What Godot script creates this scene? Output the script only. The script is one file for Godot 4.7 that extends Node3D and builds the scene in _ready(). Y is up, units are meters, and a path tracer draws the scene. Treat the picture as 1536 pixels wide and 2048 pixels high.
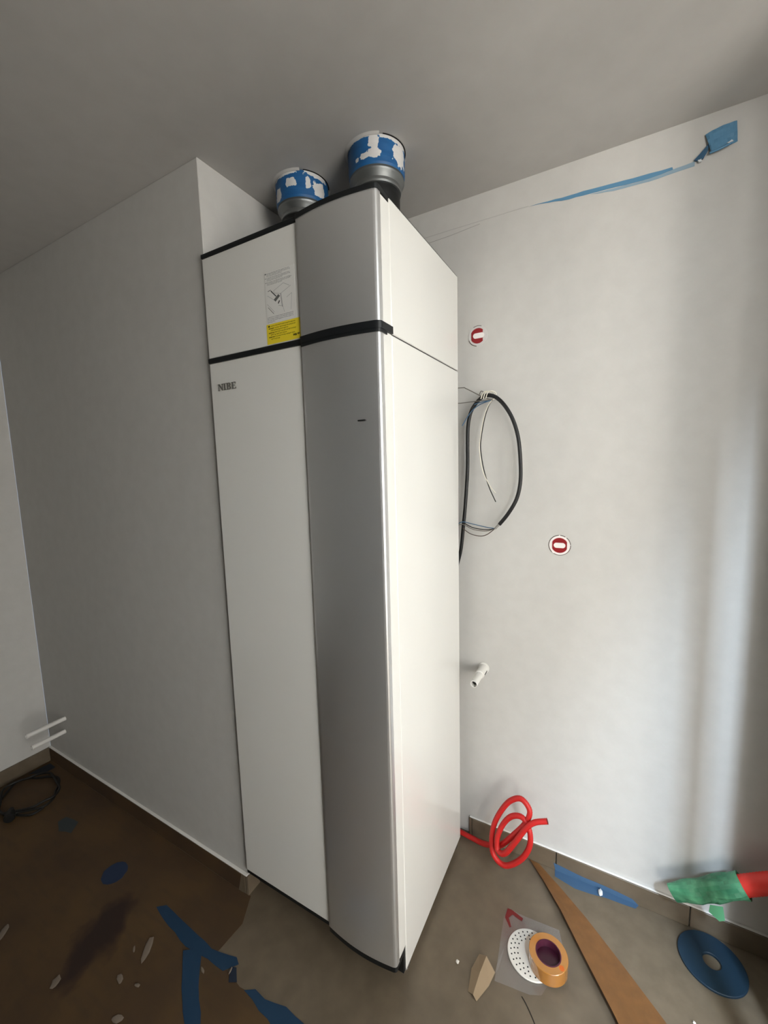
extends Node3D

const H := 2.4284            # ceiling height
const BACK := -0.6156        # face of the wall behind the cabinet
const FRONT := -0.012        # face of the wall flush with the cabinet front
const FAR := -1.4913         # face of the far left wall
const SIDE := 1.56           # face of the unseen right wall with the light opening
const OUT := 4.6             # unseen wall behind the camera, set far back to dim the bounce
const FLAT := 3.9            # ceiling of the unseen hall that holds the lights

var names := {}
var rng := RandomNumberGenerator.new()

# ---------------------------------------------------------------- helpers
func numbered(called: String) -> String:
	if not names.has(called):
		names[called] = 0
		return called
	names[called] += 1
	return "%s_%03d" % [called, names[called]]

func tag(o: Node, label: String, category: String, group := "") -> void:
	o.set_meta("label", label)
	o.set_meta("category", category)
	if group != "":
		o.set_meta("group", group)

func thing(called: String, label: String, category: String, at: Vector3, group := "") -> Node3D:
	var o := Node3D.new()
	o.name = numbered(called)
	add_child(o)
	o.position = at
	tag(o, label, category, group)
	return o

# commits a SurfaceTool whose points are in room coordinates as one named mesh
func obj(called: String, st: SurfaceTool, m: Material, parent: Node3D = null) -> MeshInstance3D:
	var o := MeshInstance3D.new()
	o.mesh = st.commit()
	o.material_override = m
	o.cast_shadow = GeometryInstance3D.SHADOW_CASTING_SETTING_ON
	if parent == null:
		o.name = numbered(called)
		add_child(o)
	else:
		o.name = called
		parent.add_child(o, true)
		var g := Vector3.ZERO
		var p: Node = parent
		while p is Node3D and p != self:
			g += (p as Node3D).position
			p = p.get_parent()
		o.position = -g
	return o

func struct(called: String, st: SurfaceTool, m: Material) -> MeshInstance3D:
	var o := obj(called, st, m)
	o.set_meta("kind", "structure")
	return o

func begin() -> SurfaceTool:
	var st := SurfaceTool.new()
	st.begin(Mesh.PRIMITIVE_TRIANGLES)
	return st

func put(st: SurfaceTool, p: Vector3, n: Vector3, uv: Vector2) -> void:
	st.set_normal(n)
	st.set_uv(uv)
	st.add_vertex(p)

# a triangle that faces n, flat
func tri(st: SurfaceTool, a: Vector3, b: Vector3, c: Vector3, n: Vector3, ua := Vector2.ZERO, ub := Vector2.ZERO, uc := Vector2.ZERO) -> void:
	put3(st, a, b, c, n, n, n, ua, ub, uc)

func put3(st: SurfaceTool, a: Vector3, b: Vector3, c: Vector3, na: Vector3, nb: Vector3, nc: Vector3, ua := Vector2.ZERO, ub := Vector2.ZERO, uc := Vector2.ZERO) -> void:
	if (b - a).cross(c - a).dot(na + nb + nc) > 0.0:
		put(st, a, na, ua); put(st, c, nc, uc); put(st, b, nb, ub)
	else:
		put(st, a, na, ua); put(st, b, nb, ub); put(st, c, nc, uc)

func quad(st: SurfaceTool, a: Vector3, b: Vector3, c: Vector3, d: Vector3, out: Vector3) -> void:
	var n := (b - a).cross(c - a)
	if n.length() < 1e-12:
		n = (c - a).cross(d - a)
	n = n.normalized()
	if n.dot(out) < 0.0:
		n = -n
	tri(st, a, b, c, n)
	tri(st, a, c, d, n)

# a box from lo to hi with chamfered edges
func box(st: SurfaceTool, lo: Vector3, hi: Vector3, bevel := 0.0) -> void:
	var c := (lo + hi) * 0.5
	var h := (hi - lo) * 0.5
	var b := minf(bevel, minf(h.x, minf(h.y, h.z)) * 0.9)
	var ax := [Vector3.RIGHT, Vector3.UP, Vector3.BACK]
	for k in 3:
		var u := (k + 1) % 3
		var v := (k + 2) % 3
		for s in [-1.0, 1.0]:
			var q := []
			for e in [[-1, -1], [1, -1], [1, 1], [-1, 1]]:
				q.append(c + ax[k] * h[k] * s + ax[u] * (h[u] - b) * e[0] + ax[v] * (h[v] - b) * e[1])
			quad(st, q[0], q[1], q[2], q[3], ax[k] * s)
	if b <= 0.0:
		return
	for k in 3:
		var u := (k + 1) % 3
		var v := (k + 2) % 3
		for s in [-1.0, 1.0]:
			for t in [-1.0, 1.0]:
				var q := []
				for e in [[-1, 0], [1, 0], [1, 1], [-1, 1]]:
					var p: Vector3 = c + ax[k] * (h[k] - b) * e[0]
					if e[1] == 0:
						p += ax[u] * h[u] * s + ax[v] * (h[v] - b) * t
					else:
						p += ax[u] * (h[u] - b) * s + ax[v] * h[v] * t
					q.append(p)
				quad(st, q[0], q[1], q[2], q[3], ax[u] * s + ax[v] * t)
	for sx in [-1.0, 1.0]:
		for sy in [-1.0, 1.0]:
			for sz in [-1.0, 1.0]:
				var sg := Vector3(sx, sy, sz)
				var p1 := c + Vector3(h.x, h.y - b, h.z - b) * sg
				var p2 := c + Vector3(h.x - b, h.y, h.z - b) * sg
				var p3 := c + Vector3(h.x - b, h.y - b, h.z) * sg
				tri(st, p1, p2, p3, sg.normalized())

# a flat outline (2D) pushed from n*0 to n*thick; o, u, v give its plane. uv is the outline in units of uvs
func plate(st: SurfaceTool, pts: PackedVector2Array, o: Vector3, u: Vector3, v: Vector3, n: Vector3, thick: float, uvs := Vector2.ONE) -> void:
	var ids := Geometry2D.triangulate_polygon(pts)
	for side in [0.0, 1.0]:
		var nn: Vector3 = n if side == 1.0 else -n
		for k in range(0, ids.size(), 3):
			var q := []
			var w := []
			for j in 3:
				var p := pts[ids[k + j]]
				q.append(o + u * p.x + v * p.y + n * thick * side)
				w.append(p / uvs)
			tri(st, q[0], q[1], q[2], nn, w[0], w[1], w[2])
	var area := 0.0
	for k in pts.size():
		var p := pts[k]
		var q := pts[(k + 1) % pts.size()]
		area += p.x * q.y - q.x * p.y
	for k in pts.size():
		var p := pts[k]
		var q := pts[(k + 1) % pts.size()]
		var d := Vector2(q.y - p.y, p.x - q.x) * signf(area)
		var a := o + u * p.x + v * p.y
		var b := o + u * q.x + v * q.y
		quad(st, a, b, b + n * thick, a + n * thick, u * d.x + v * d.y)

# walls of an open profile in plan (x, z), from y0 to y1, smooth across; sign turns the normals
func sweep_up(st: SurfaceTool, prof: PackedVector2Array, y0: float, y1: float) -> void:
	var ns := PackedVector2Array()
	for k in prof.size():
		var a := prof[maxi(k - 1, 0)]
		var b := prof[mini(k + 1, prof.size() - 1)]
		var d := (b - a).normalized()
		ns.append(Vector2(-d.y, d.x))
	for k in prof.size() - 1:
		var p := prof[k]
		var q := prof[k + 1]
		var n0 := Vector3(ns[k].x, 0, ns[k].y)
		var n1 := Vector3(ns[k + 1].x, 0, ns[k + 1].y)
		var a := Vector3(p.x, y0, p.y)
		var b := Vector3(q.x, y0, q.y)
		var c := Vector3(q.x, y1, q.y)
		var e := Vector3(p.x, y1, p.y)
		put3(st, a, b, c, n0, n1, n1)
		put3(st, a, c, e, n0, n1, n0)

# a slab with a plan outline (x, z): smooth front given by prof, then closed through back points
func bulged(st: SurfaceTool, prof: PackedVector2Array, back: PackedVector2Array, y0: float, y1: float) -> void:
	sweep_up(st, prof, y0, y1)
	var whole := prof.duplicate()
	whole.append_array(back)
	var ids := Geometry2D.triangulate_polygon(whole)
	for k in range(0, ids.size(), 3):
		var a := whole[ids[k]]
		var b := whole[ids[k + 1]]
		var c := whole[ids[k + 2]]
		tri(st, Vector3(a.x, y1, a.y), Vector3(b.x, y1, b.y), Vector3(c.x, y1, c.y), Vector3.UP)
		tri(st, Vector3(a.x, y0, a.y), Vector3(b.x, y0, b.y), Vector3(c.x, y0, c.y), Vector3.DOWN)
	var mid := Vector2.ZERO
	for p in whole:
		mid += p / whole.size()
	for k in range(prof.size() - 1, whole.size()):
		var p := whole[k]
		var q := whole[(k + 1) % whole.size()]
		var d := Vector2(q.y - p.y, p.x - q.x)
		if d.dot((p + q) * 0.5 - mid) < 0.0:
			d = -d
		quad(st, Vector3(p.x, y0, p.y), Vector3(q.x, y0, q.y), Vector3(q.x, y1, q.y), Vector3(p.x, y1, p.y), Vector3(d.x, 0, d.y))

# surface of revolution about an axis through o: prof is (radius, height) pairs; uv = (angle, running height)
func lathe(st: SurfaceTool, o: Vector3, axis: Vector3, prof: PackedVector2Array, seg := 40, from := 0.0, to := TAU) -> void:
	var u := Vector3.RIGHT if absf(axis.x) < 0.9 else Vector3.UP
	u = (u - axis * u.dot(axis)).normalized()
	var v := u.cross(axis)
	if axis == Vector3.UP:
		u = Vector3.RIGHT
		v = Vector3.BACK
	var lo: float = prof[0].y
	var hi: float = prof[prof.size() - 1].y
	for i in prof.size() - 1:
		var p := prof[i]
		var q := prof[i + 1]
		var d := (q - p).normalized()
		var nr := d.y
		var nh := -d.x
		for k in seg:
			var a0 := from + (to - from) * k / seg
			var a1 := from + (to - from) * (k + 1) / seg
			var d0 := u * cos(a0) + v * sin(a0)
			var d1 := u * cos(a1) + v * sin(a1)
			var A := o + d0 * p.x + axis * p.y
			var B := o + d1 * p.x + axis * p.y
			var C := o + d1 * q.x + axis * q.y
			var D := o + d0 * q.x + axis * q.y
			var n0 := d0 * nr + axis * nh
			var n1 := d1 * nr + axis * nh
			var t0 := a0 / TAU
			var t1 := a1 / TAU
			var h0 := (p.y - lo) / maxf(hi - lo, 1e-6)
			var h1 := (q.y - lo) / maxf(hi - lo, 1e-6)
			if p.x > 1e-6:
				put3(st, A, B, C, n0, n1, n1, Vector2(t0, h0), Vector2(t1, h0), Vector2(t1, h1))
			if q.x > 1e-6:
				put3(st, A, C, D, n0, n1, n0, Vector2(t0, h0), Vector2(t1, h1), Vector2(t0, h1))

# smooth path through points (Catmull-Rom)
func smooth(pts: Array, per := 8) -> PackedVector3Array:
	var out := PackedVector3Array()
	for k in pts.size() - 1:
		var p0: Vector3 = pts[maxi(k - 1, 0)]
		var p1: Vector3 = pts[k]
		var p2: Vector3 = pts[k + 1]
		var p3: Vector3 = pts[mini(k + 2, pts.size() - 1)]
		for j in per:
			out.append(p1.cubic_interpolate(p2, p0, p3, float(j) / per))
	out.append(pts[pts.size() - 1])
	return out

func tube(st: SurfaceTool, path: PackedVector3Array, r: float, seg := 10, ridge := 0.0, cap := true) -> void:
	var t := (path[1] - path[0]).normalized()
	var u := t.cross(Vector3.UP if absf(t.y) < 0.9 else Vector3.RIGHT).normalized()
	var rings := []
	for k in path.size():
		var d := (path[mini(k + 1, path.size() - 1)] - path[maxi(k - 1, 0)]).normalized()
		u = (u - d * u.dot(d)).normalized()
		var v := d.cross(u)
		var rr := r - (ridge if k % 2 == 1 else 0.0)
		var ring := []
		for j in seg + 1:
			var a := TAU * j / seg
			var n := u * cos(a) + v * sin(a)
			ring.append([path[k] + n * rr, n])
		rings.append(ring)
	for k in rings.size() - 1:
		for j in seg:
			var a = rings[k][j]
			var b = rings[k][j + 1]
			var c = rings[k + 1][j + 1]
			var e = rings[k + 1][j]
			put3(st, a[0], b[0], c[0], a[1], b[1], c[1])
			put3(st, a[0], c[0], e[0], a[1], c[1], e[1])
	if cap:
		for w in [0, rings.size() - 1]:
			var d := (path[0] - path[1]).normalized() if w == 0 else (path[w] - path[w - 1]).normalized()
			for j in seg:
				tri(st, path[w], rings[w][j][0], rings[w][j + 1][0], d)

func fine(path: PackedVector3Array, step: float) -> PackedVector3Array:
	var c := Curve3D.new()
	for p in path:
		c.add_point(p)
	var out := PackedVector3Array()
	var n := int(c.get_baked_length() / step)
	for k in n + 1:
		out.append(c.sample_baked(c.get_baked_length() * k / n))
	return out

func mat(c: Color, rough := 0.6, metal := 0.0) -> StandardMaterial3D:
	var m := StandardMaterial3D.new()
	m.albedo_color = c
	m.roughness = rough
	m.metallic = metal
	return m

func noise_tex(freq: float, ramp: Array, seed_: int, normal := false, bump := 1.0, size := 512) -> NoiseTexture2D:
	var f := FastNoiseLite.new()
	f.seed = seed_
	f.frequency = freq
	f.fractal_octaves = 4
	var t := NoiseTexture2D.new()
	t.noise = f
	t.width = size
	t.height = size
	t.seamless = true
	if normal:
		t.as_normal_map = true
		t.bump_strength = bump
	elif ramp.size() > 0:
		var g := Gradient.new()
		g.set_color(0, ramp[0])
		g.set_color(1, ramp[1])
		t.color_ramp = g
	return t

func grainy(a: Color, b: Color, freq: float, scale_: float, rough: float, seed_: int, bump := 0.0) -> StandardMaterial3D:
	var m := mat(Color.WHITE, rough)
	m.albedo_texture = noise_tex(freq, [a, b], seed_)
	m.uv1_triplanar = true
	m.uv1_world_triplanar = true
	m.uv1_scale = Vector3.ONE * scale_
	if bump > 0.0:
		m.normal_enabled = true
		m.normal_texture = noise_tex(freq * 3.0, [], seed_ + 7, true, bump)
	return m

func P2(a: Array) -> PackedVector2Array:
	var out := PackedVector2Array()
	for k in range(0, a.size(), 2):
		out.append(Vector2(a[k], a[k + 1]))
	return out

func arc_poly(c: Vector2, r: float, n := 32) -> PackedVector2Array:
	var out := PackedVector2Array()
	for k in n:
		out.append(c + Vector2(cos(TAU * k / n), sin(TAU * k / n)) * r)
	return out

func ragged(pts: PackedVector2Array, step: float, amount: float) -> PackedVector2Array:
	var out := PackedVector2Array()
	for k in pts.size():
		var p := pts[k]
		var q := pts[(k + 1) % pts.size()]
		var n := maxi(1, int(p.distance_to(q) / step))
		for j in n:
			var w := p.lerp(q, float(j) / n)
			out.append(w + Vector2(rng.randf_range(-1, 1), rng.randf_range(-1, 1)) * amount)
	return out

const XH := Vector3.RIGHT
const YH := Vector3.UP
const ZH := Vector3.BACK

# a sheet that lies on the floor: outline in (x, z)
func floor_sheet(st: SurfaceTool, pts: PackedVector2Array, y: float, thick: float, uvs := Vector2.ONE) -> void:
	plate(st, pts, Vector3(0, y, 0), XH, ZH, YH, thick, uvs)

# a patch that lies on the wall behind: outline in (x, y)
func wall_sheet(st: SurfaceTool, pts: PackedVector2Array, z: float, thick: float) -> void:
	plate(st, pts, Vector3(0, 0, z), XH, YH, ZH, thick)

# an annulus facing n
func ring(st: SurfaceTool, o: Vector3, axis: Vector3, r0: float, r1: float, h: float, seg := 40, from := 0.0, to := TAU) -> void:
	lathe(st, o, axis, PackedVector2Array([Vector2(r1, 0), Vector2(r1, h), Vector2(r0, h), Vector2(r0, 0)]), seg, from, to)

# ---------------------------------------------------------------- scene
func _ready() -> void:
	rng.seed = 71
	var cam := Camera3D.new()
	cam.name = "camera"
	cam.fov = 102.685
	cam.near = 0.02
	cam.far = 50.0
	cam.position = Vector3(1.0881, 1.5244, 0.8765)
	cam.rotation = Vector3(-0.1172, 0.5105, -0.0267)
	add_child(cam)
	cam.current = true

	var env := Environment.new()
	env.background_mode = Environment.BG_COLOR
	env.background_color = Color(0.6, 0.68, 0.78)
	env.tonemap_mode = Environment.TONE_MAPPER_LINEAR
	env.tonemap_exposure = 1.36
	env.sdfgi_enabled = true
	env.ssao_enabled = true
	env.ssil_enabled = true
	var we := WorldEnvironment.new()
	we.name = "world_environment"
	we.environment = env
	add_child(we)

	# daylight sources out of view, aimed through the opening at right
	day("unseen_wall_light", Vector3(2.75, 1.45, 2.97), Vector3(2.75, 1.45, 0), Vector2(0.9, 1.5), Color(1.0, 0.99, 0.975), 4.7)  # out of view, placed to light the back wall
	day("unseen_side_light", Vector3(3.37, 1.35, 1.3), Vector3(0, 1.35, 1.3), Vector2(1.4, 1.7), Color(1.0, 0.99, 0.975), 3.3)  # out of view, placed to light the right side of the cabinet
	day("unseen_sky_light", Vector3(2.42, 3.80, 2.42), Vector3(1.1, 0.2, -0.6), Vector2(0.24, 0.6), Color(0.84, 0.92, 1.0), 21.0)  # out of view, gives the bluish wash low on the back wall

	build_room()
	build_cabinet()
	build_ducts()
	build_wall_things()
	build_floor_things()

func day(called: String, at: Vector3, towards: Vector3, size: Vector2, c: Color, e: float) -> void:
	var l := AreaLight3D.new()
	l.name = called
	l.area_size = size
	l.light_color = c
	l.light_energy = e
	l.area_range = 20.0
	l.area_attenuation = 2.0
	l.area_normalize_energy = true
	l.shadow_enabled = true
	add_child(l)
	l.look_at_from_position(at, towards, Vector3.UP if absf((towards - at).normalized().y) < 0.95 else Vector3.RIGHT)

var wall_m: StandardMaterial3D
var tile_m: StandardMaterial3D

func build_room() -> void:
	wall_m = grainy(Color(0.765, 0.758, 0.742), Color(0.785, 0.778, 0.762), 0.02, 1.3, 0.85, 3, 0.12)
	var ceil_m := grainy(Color(0.725, 0.715, 0.70), Color(0.745, 0.735, 0.72), 0.02, 1.1, 0.95, 5, 0.12)
	tile_m = grainy(Color(0.375, 0.33, 0.27), Color(0.435, 0.385, 0.32), 0.015, 1.4, 0.42, 11)
	var hall_m := mat(Color(0.90, 0.89, 0.87), 0.9)
	var t := 0.12
	var st := begin()
	box(st, Vector3(FAR - t, -0.1, BACK - t), Vector3(3.52, 0.0, OUT + 0.72))
	struct("floor", st, tile_m)
	st = begin()
	box(st, Vector3(FAR - t, H, BACK - t), Vector3(SIDE + 0.02, H + 0.1, OUT + t))
	struct("ceiling", st, ceil_m)
	st = begin()
	box(st, Vector3(-0.004 - t, 0, BACK - t), Vector3(SIDE + 0.1, H, BACK))
	struct("wall_back", st, wall_m)
	# the wall on the left that ends in a corner beside the cabinet; its end is the side of the niche
	st = begin()
	box(st, Vector3(FAR, 0, BACK), Vector3(-0.004, H, FRONT), 0.002)
	struct("wall_left", st, wall_m)
	st = begin()
	box(st, Vector3(FAR - t, 0, FRONT), Vector3(FAR, H, OUT))
	struct("wall_far_left", st, wall_m)
	st = begin()
	box(st, Vector3(FAR - t, 0, OUT), Vector3(SIDE + 0.1, H, OUT + t))
	struct("unseen_wall_front", st, mat(Color(0.66, 0.65, 0.63), 0.9))  # unseen, its grey chosen for the bounce onto the cabinet front
	# right wall: pier, sidelight, door opening, then wall; all out of view, openings placed to shape the light
	st = begin()
	box(st, Vector3(SIDE, 0, BACK), Vector3(SIDE + 0.1, H, -0.24))
	box(st, Vector3(SIDE, 2.36, -0.24), Vector3(SIDE + 0.1, H, 1.12))
	box(st, Vector3(SIDE, 0, 1.12), Vector3(SIDE + 0.1, H, OUT))
	struct("wall_right", st, wall_m)
	st = begin()
	box(st, Vector3(SIDE, 0, -0.02), Vector3(SIDE + 0.02, 2.36, 0.06))
	struct("unseen_post_1", st, mat(Color(0.85, 0.85, 0.84), 0.5))  # post out of view, placed to cast a dark streak on the back wall
	# unseen hall behind it, built to enclose the lights
	st = begin()
	box(st, Vector3(SIDE + 0.1, 0, BACK - t), Vector3(3.4, FLAT, BACK))
	struct("wall_unseen_hall_back", st, hall_m)
	st = begin()
	box(st, Vector3(3.4, 0, BACK - t), Vector3(3.52, FLAT, OUT + 0.72))
	struct("wall_unseen_hall_side", st, hall_m)
	st = begin()
	box(st, Vector3(SIDE + 0.1, 0, 3.0), Vector3(3.4, FLAT, 3.12))
	struct("wall_unseen_hall_front", st, hall_m)
	st = begin()
	box(st, Vector3(SIDE, H, BACK - t), Vector3(SIDE + 0.1, FLAT, OUT + t))
	struct("wall_unseen_hall_inner", st, hall_m)
	st = begin()
	box(st, Vector3(SIDE, FLAT, BACK - t), Vector3(3.52, FLAT + 0.1, OUT + 0.72))
	struct("ceiling_unseen_hall", st, hall_m)
	# unseen blocker, placed to keep the bluish light low on the back wall
	st = begin()
	box(st, Vector3(1.86, 2.58, BACK), Vector3(1.94, FLAT, OUT))
	struct("unseen_light_blocker_3", st, hall_m)
	window_in("unseen_window_1", Vector3(2.75, 1.45, 2.995), XH, YH, -ZH, Vector2(0.9, 1.5), Color(1.0, 0.96, 0.9))  # unseen glowing windows that stand behind the three lights
	window_in("unseen_window_2", Vector3(3.395, 1.35, 1.3), ZH, YH, -XH, Vector2(1.4, 1.7), Color(1.0, 0.96, 0.9))
	window_in("unseen_window_3", Vector3(2.42, FLAT - 0.005, 2.42), XH, ZH, -YH, Vector2(0.4, 0.5), Color(0.8, 0.9, 1.0))

	# tiled skirting
	var skirt := begin()
	box(skirt, Vector3(0.62, 0.0, BACK), Vector3(0.63, 0.0736, BACK + 0.010), 0.001)
	var base := struct("baseboard_back", skirt, tile_m)
	var x := 0.632
	for w in [0.318, 0.4, 0.2]:
		st = begin()
		box(st, Vector3(x, 0.0, BACK), Vector3(x + w, 0.0736, BACK + 0.010), 0.0015)
		obj("tile", st, tile_m, base)
		x += w + 0.003
	st = begin()
	box(st, Vector3(-0.014, 0, FRONT), Vector3(-0.005, 0.0736, FRONT + 0.010), 0.001)
	base = struct("baseboard_left", st, tile_m)
	x = -0.0165
	for w in [0.45, 0.45, 0.45, 0.11]:
		st = begin()
		box(st, Vector3(maxf(x - w, FAR + 0.011), 0.0, FRONT), Vector3(x, 0.0736, FRONT + 0.010), 0.0015)
		obj("tile", st, tile_m, base)
		x -= w + 0.003
	st = begin()
	box(st, Vector3(FAR, 0, 0.6), Vector3(FAR + 0.010, 0.0736, 0.603))
	base = struct("baseboard_far_left", st, tile_m)
	var z := FRONT + 0.0105
	for w in [0.3, 0.3, 0.45]:
		st = begin()
		box(st, Vector3(FAR, 0.0, z), Vector3(FAR + 0.010, 0.0736, z + w), 0.0015)
		obj("tile", st, tile_m, base)
		z += w + 0.003
	st = begin()
	box(st, Vector3(-0.0039, 0.0, -0.056), Vector3(-0.0006, 0.0736, -0.002), 0.0008)
	struct("baseboard_niche", st, tile_m)
	# pale filler bead on top of the skirtings
	var bead := mat(Color(0.90, 0.89, 0.87), 0.6)
	st = begin()
	box(st, Vector3(FAR, 0.0737, FRONT), Vector3(-0.005, 0.0775, FRONT + 0.011), 0.0015)
	struct("trim_1", st, bead)
	st = begin()
	box(st, Vector3(0.62, 0.0737, BACK), Vector3(SIDE, 0.0775, BACK + 0.008), 0.0015)
	struct("trim_2", st, bead)

func window_in(called: String, c: Vector3, u: Vector3, v: Vector3, n: Vector3, size: Vector2, col: Color) -> void:  # frame and glowing sheet, used only out of view
	var st := begin()
	var a := P2([-size.x / 2 - 0.06, -size.y / 2 - 0.06, size.x / 2 + 0.06, -size.y / 2 - 0.06, size.x / 2 + 0.06, size.y / 2 + 0.06, -size.x / 2 - 0.06, size.y / 2 + 0.06])
	plate(st, a, c, u, v, n, 0.004)
	var f := struct(called, st, mat(Color(0.9, 0.9, 0.9), 0.5))
	st = begin()
	a = P2([-size.x / 2, -size.y / 2, size.x / 2, -size.y / 2, size.x / 2, size.y / 2, -size.x / 2, size.y / 2])
	plate(st, a, c + n * 0.004, u, v, n, 0.004)
	var m := mat(col, 0.3)
	m.emission_enabled = true
	m.emission = col
	m.emission_energy_multiplier = 1.5
	obj("glowing_pane", st, m, f)

# ---------------------------------------------------------------- the cabinet
const SEAM := 0.3665
const RIM := 0.058

func silver_profile(out: float) -> PackedVector2Array:
	var p := PackedVector2Array()
	p.append(Vector2(SEAM - 0.001 - out * 0.2, -0.004))
	p.append(Vector2(SEAM - 0.001 - out * 0.2, 0.0018 + out))
	for k in 25:
		var s := k / 24.0
		p.append(Vector2(lerpf(SEAM, 0.5915, s), 0.0035 + 0.0125 * pow(sin(PI * (s * 0.92 + 0.04)), 0.9) + out))
	for k in range(1, 9):
		var a := PI / 2 * (1.0 - k / 8.0)
		p.append(Vector2(0.5915 + (0.0090 + out) * cos(a), -0.0045 + (0.0090 + out) * sin(a)))
	return p

func build_cabinet() -> void:
	var white := mat(Color(0.90, 0.895, 0.875), 0.26)
	white.clearcoat_enabled = true
	white.clearcoat = 0.5
	white.clearcoat_roughness = 0.12
	var silver := mat(Color(0.88, 0.88, 0.88), 0.35, 0.82)
	silver.normal_enabled = true
	silver.normal_texture = noise_tex(0.25, [], 31, true, 0.5, 256)
	silver.normal_scale = 0.15
	silver.uv1_triplanar = true
	silver.uv1_scale = Vector3(8, 0.6, 8)
	var black := mat(Color(0.03, 0.05, 0.065), 0.5)
	var dark := mat(Color(0.08, 0.08, 0.08), 0.7)
	var c := thing("heat_pump_cabinet", "tall white heat pump cabinet with silver stripe standing in the wall niche", "heat pump", Vector3(0.3, 0.0, -0.3))
	# casing
	var st := begin()
	box(st, Vector3(0.004, 0.03, -0.552), Vector3(0.596, 2.150, -0.062))
	obj("core", st, dark, c)
	st = begin()
	box(st, Vector3(0.0, 1.8425, -0.554), Vector3(0.6, 2.1535, -0.060), 0.002)
	obj("upper_casing", st, white, c)
	st = begin()
	box(st, Vector3(0.0, 0.023, -0.554), Vector3(0.6, 1.8392, -0.060), 0.002)
	obj("lower_casing", st, white, c)
	# doors
	st = begin()
	box(st, Vector3(0.0, 1.8545, -RIM), Vector3(SEAM - 0.0015, 2.1410, 0.0), 0.0025)
	box(st, Vector3(SEAM, 1.8545, -RIM), Vector3(0.6, 2.1410, -0.003), 0.002)
	var upper := obj("upper_door", st, white, c)
	st = begin()
	box(st, Vector3(0.0, 0.109, -RIM), Vector3(SEAM - 0.0015, 1.8405, 0.0), 0.0025)
	box(st, Vector3(SEAM, 0.109, -RIM), Vector3(0.6, 1.8405, -0.003), 0.002)
	var lower := obj("lower_door", st, white, c)
	var prof := silver_profile(0.0)
	var back := PackedVector2Array([Vector2(0.6005, -0.015), Vector2(0.5975, -0.0150), Vector2(0.5975, -0.004)])
	st = begin()
	bulged(st, prof, back, 1.8565, 2.1430)
	obj("silver_panel", st, silver, upper)
	st = begin()
	bulged(st, prof, back, 0.1045, 1.8350)
	obj("silver_panel", st, silver, lower)
	# black bands between the doors and along the top
	st = begin()
	box(st, Vector3(-0.0005, 1.8405, -RIM), Vector3(SEAM, 1.8545, 0.0035), 0.0015)
	var band := obj("black_band", st, black, c)
	var prof2 := silver_profile(0.0040)
	var prof3 := silver_profile(0.0025)
	var back2 := PackedVector2Array([Vector2(0.6045, -RIM), Vector2(0.58, -RIM), Vector2(0.58, -0.01)])
	st = begin()
	bulged(st, prof2, back2, 1.8405, 1.8575)
	obj("band_cover", st, black, band)
	st = begin()
	bulged(st, prof3, PackedVector2Array([Vector2(0.603, -0.030), Vector2(0.58, -0.030), Vector2(0.58, -0.01)]), 1.8325, 1.8408)
	obj("band_lip", st, black, band)
	st = begin()
	box(st, Vector3(-0.001, 2.1405, -RIM), Vector3(SEAM, 2.1525, 0.003), 0.0015)
	var top := obj("top_trim", st, black, c)
	st = begin()
	bulged(st, prof3, PackedVector2Array([Vector2(0.5995, -0.052), Vector2(0.5985, -RIM), Vector2(0.30, -RIM), Vector2(0.30, -0.01)]), 2.1428, 2.1535)
	obj("trim_cover", st, black, top)
	st = begin()
	box(st, Vector3(0.002, 2.1536, -0.552), Vector3(0.598, 2.1560, -0.061))
	obj("top_plate", st, black, c)
	st = begin()
	box(st, Vector3(0.004, 0.02, -0.0598), Vector3(0.596, 0.1085, -0.048))
	obj("plinth", st, black, c)
	# black lip under the doors
	st = begin()
	box(st, Vector3(0.001, 0.0965, -RIM), Vector3(SEAM, 0.1088, -0.0015), 0.001)
	var sill := obj("bottom_trim", st, black, c)
	st = begin()
	bulged(st, silver_profile(-0.0015), PackedVector2Array([Vector2(0.597, -0.050), Vector2(0.36, -0.050)]), 0.0860, 0.1044)
	obj("trim_cover", st, black, sill)
	var chrome := mat(Color(0.7, 0.7, 0.7), 0.25, 0.9)
	for q in [[0.03, -0.09], [0.574, -0.084], [0.03, -0.52], [0.574, -0.52]]:
		st = begin()
		lathe(st, Vector3(q[0], 0, q[1]), YH, P2([0.0, 0.0, 0.022, 0.0, 0.024, 0.004, 0.022, 0.012, 0.011, 0.015, 0.011, 0.03, 0.0, 0.03]), 20)
		obj("foot", st, chrome, c)
	# slot of the door
	st = begin()
	box(st, Vector3(0.5378, 1.6290, 0.004), Vector3(0.5600, 1.6325, 0.0150), 0.001)
	obj("slot", st, mat(Color(0.02, 0.02, 0.02), 0.8), lower)
	# maker's lettering
	var tm := TextMesh.new()
	var f := SystemFont.new()
	f.font_names = PackedStringArray(["Droid Serif"])
	f.font_weight = 700
	tm.font = f
	tm.text = "NIBE"
	tm.font_size = 32
	tm.pixel_size = 0.00102
	tm.depth = 0.0022
	tm.horizontal_alignment = HORIZONTAL_ALIGNMENT_LEFT
	tm.vertical_alignment = VERTICAL_ALIGNMENT_BOTTOM
	var lt := MeshInstance3D.new()
	lt.name = "lettering"
	lt.mesh = tm
	lt.material_override = mat(Color(0.44, 0.43, 0.41), 0.4, 0.2)
	lower.add_child(lt, true)
	var bb := tm.get_aabb()
	var sx := 0.0765 / bb.size.x
	var sy := 0.0195 / bb.size.y
	lt.scale = Vector3(sx, sy, 1.0)
	lt.position = Vector3(0.0335 - bb.position.x * sx, 1.7565 - bb.position.y * sy, 0.0008)
	# stickers
	sticker("info_label", Rect2(0.2465, 1.9115, 0.1040, 0.1310), info_print(), upper)
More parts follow.
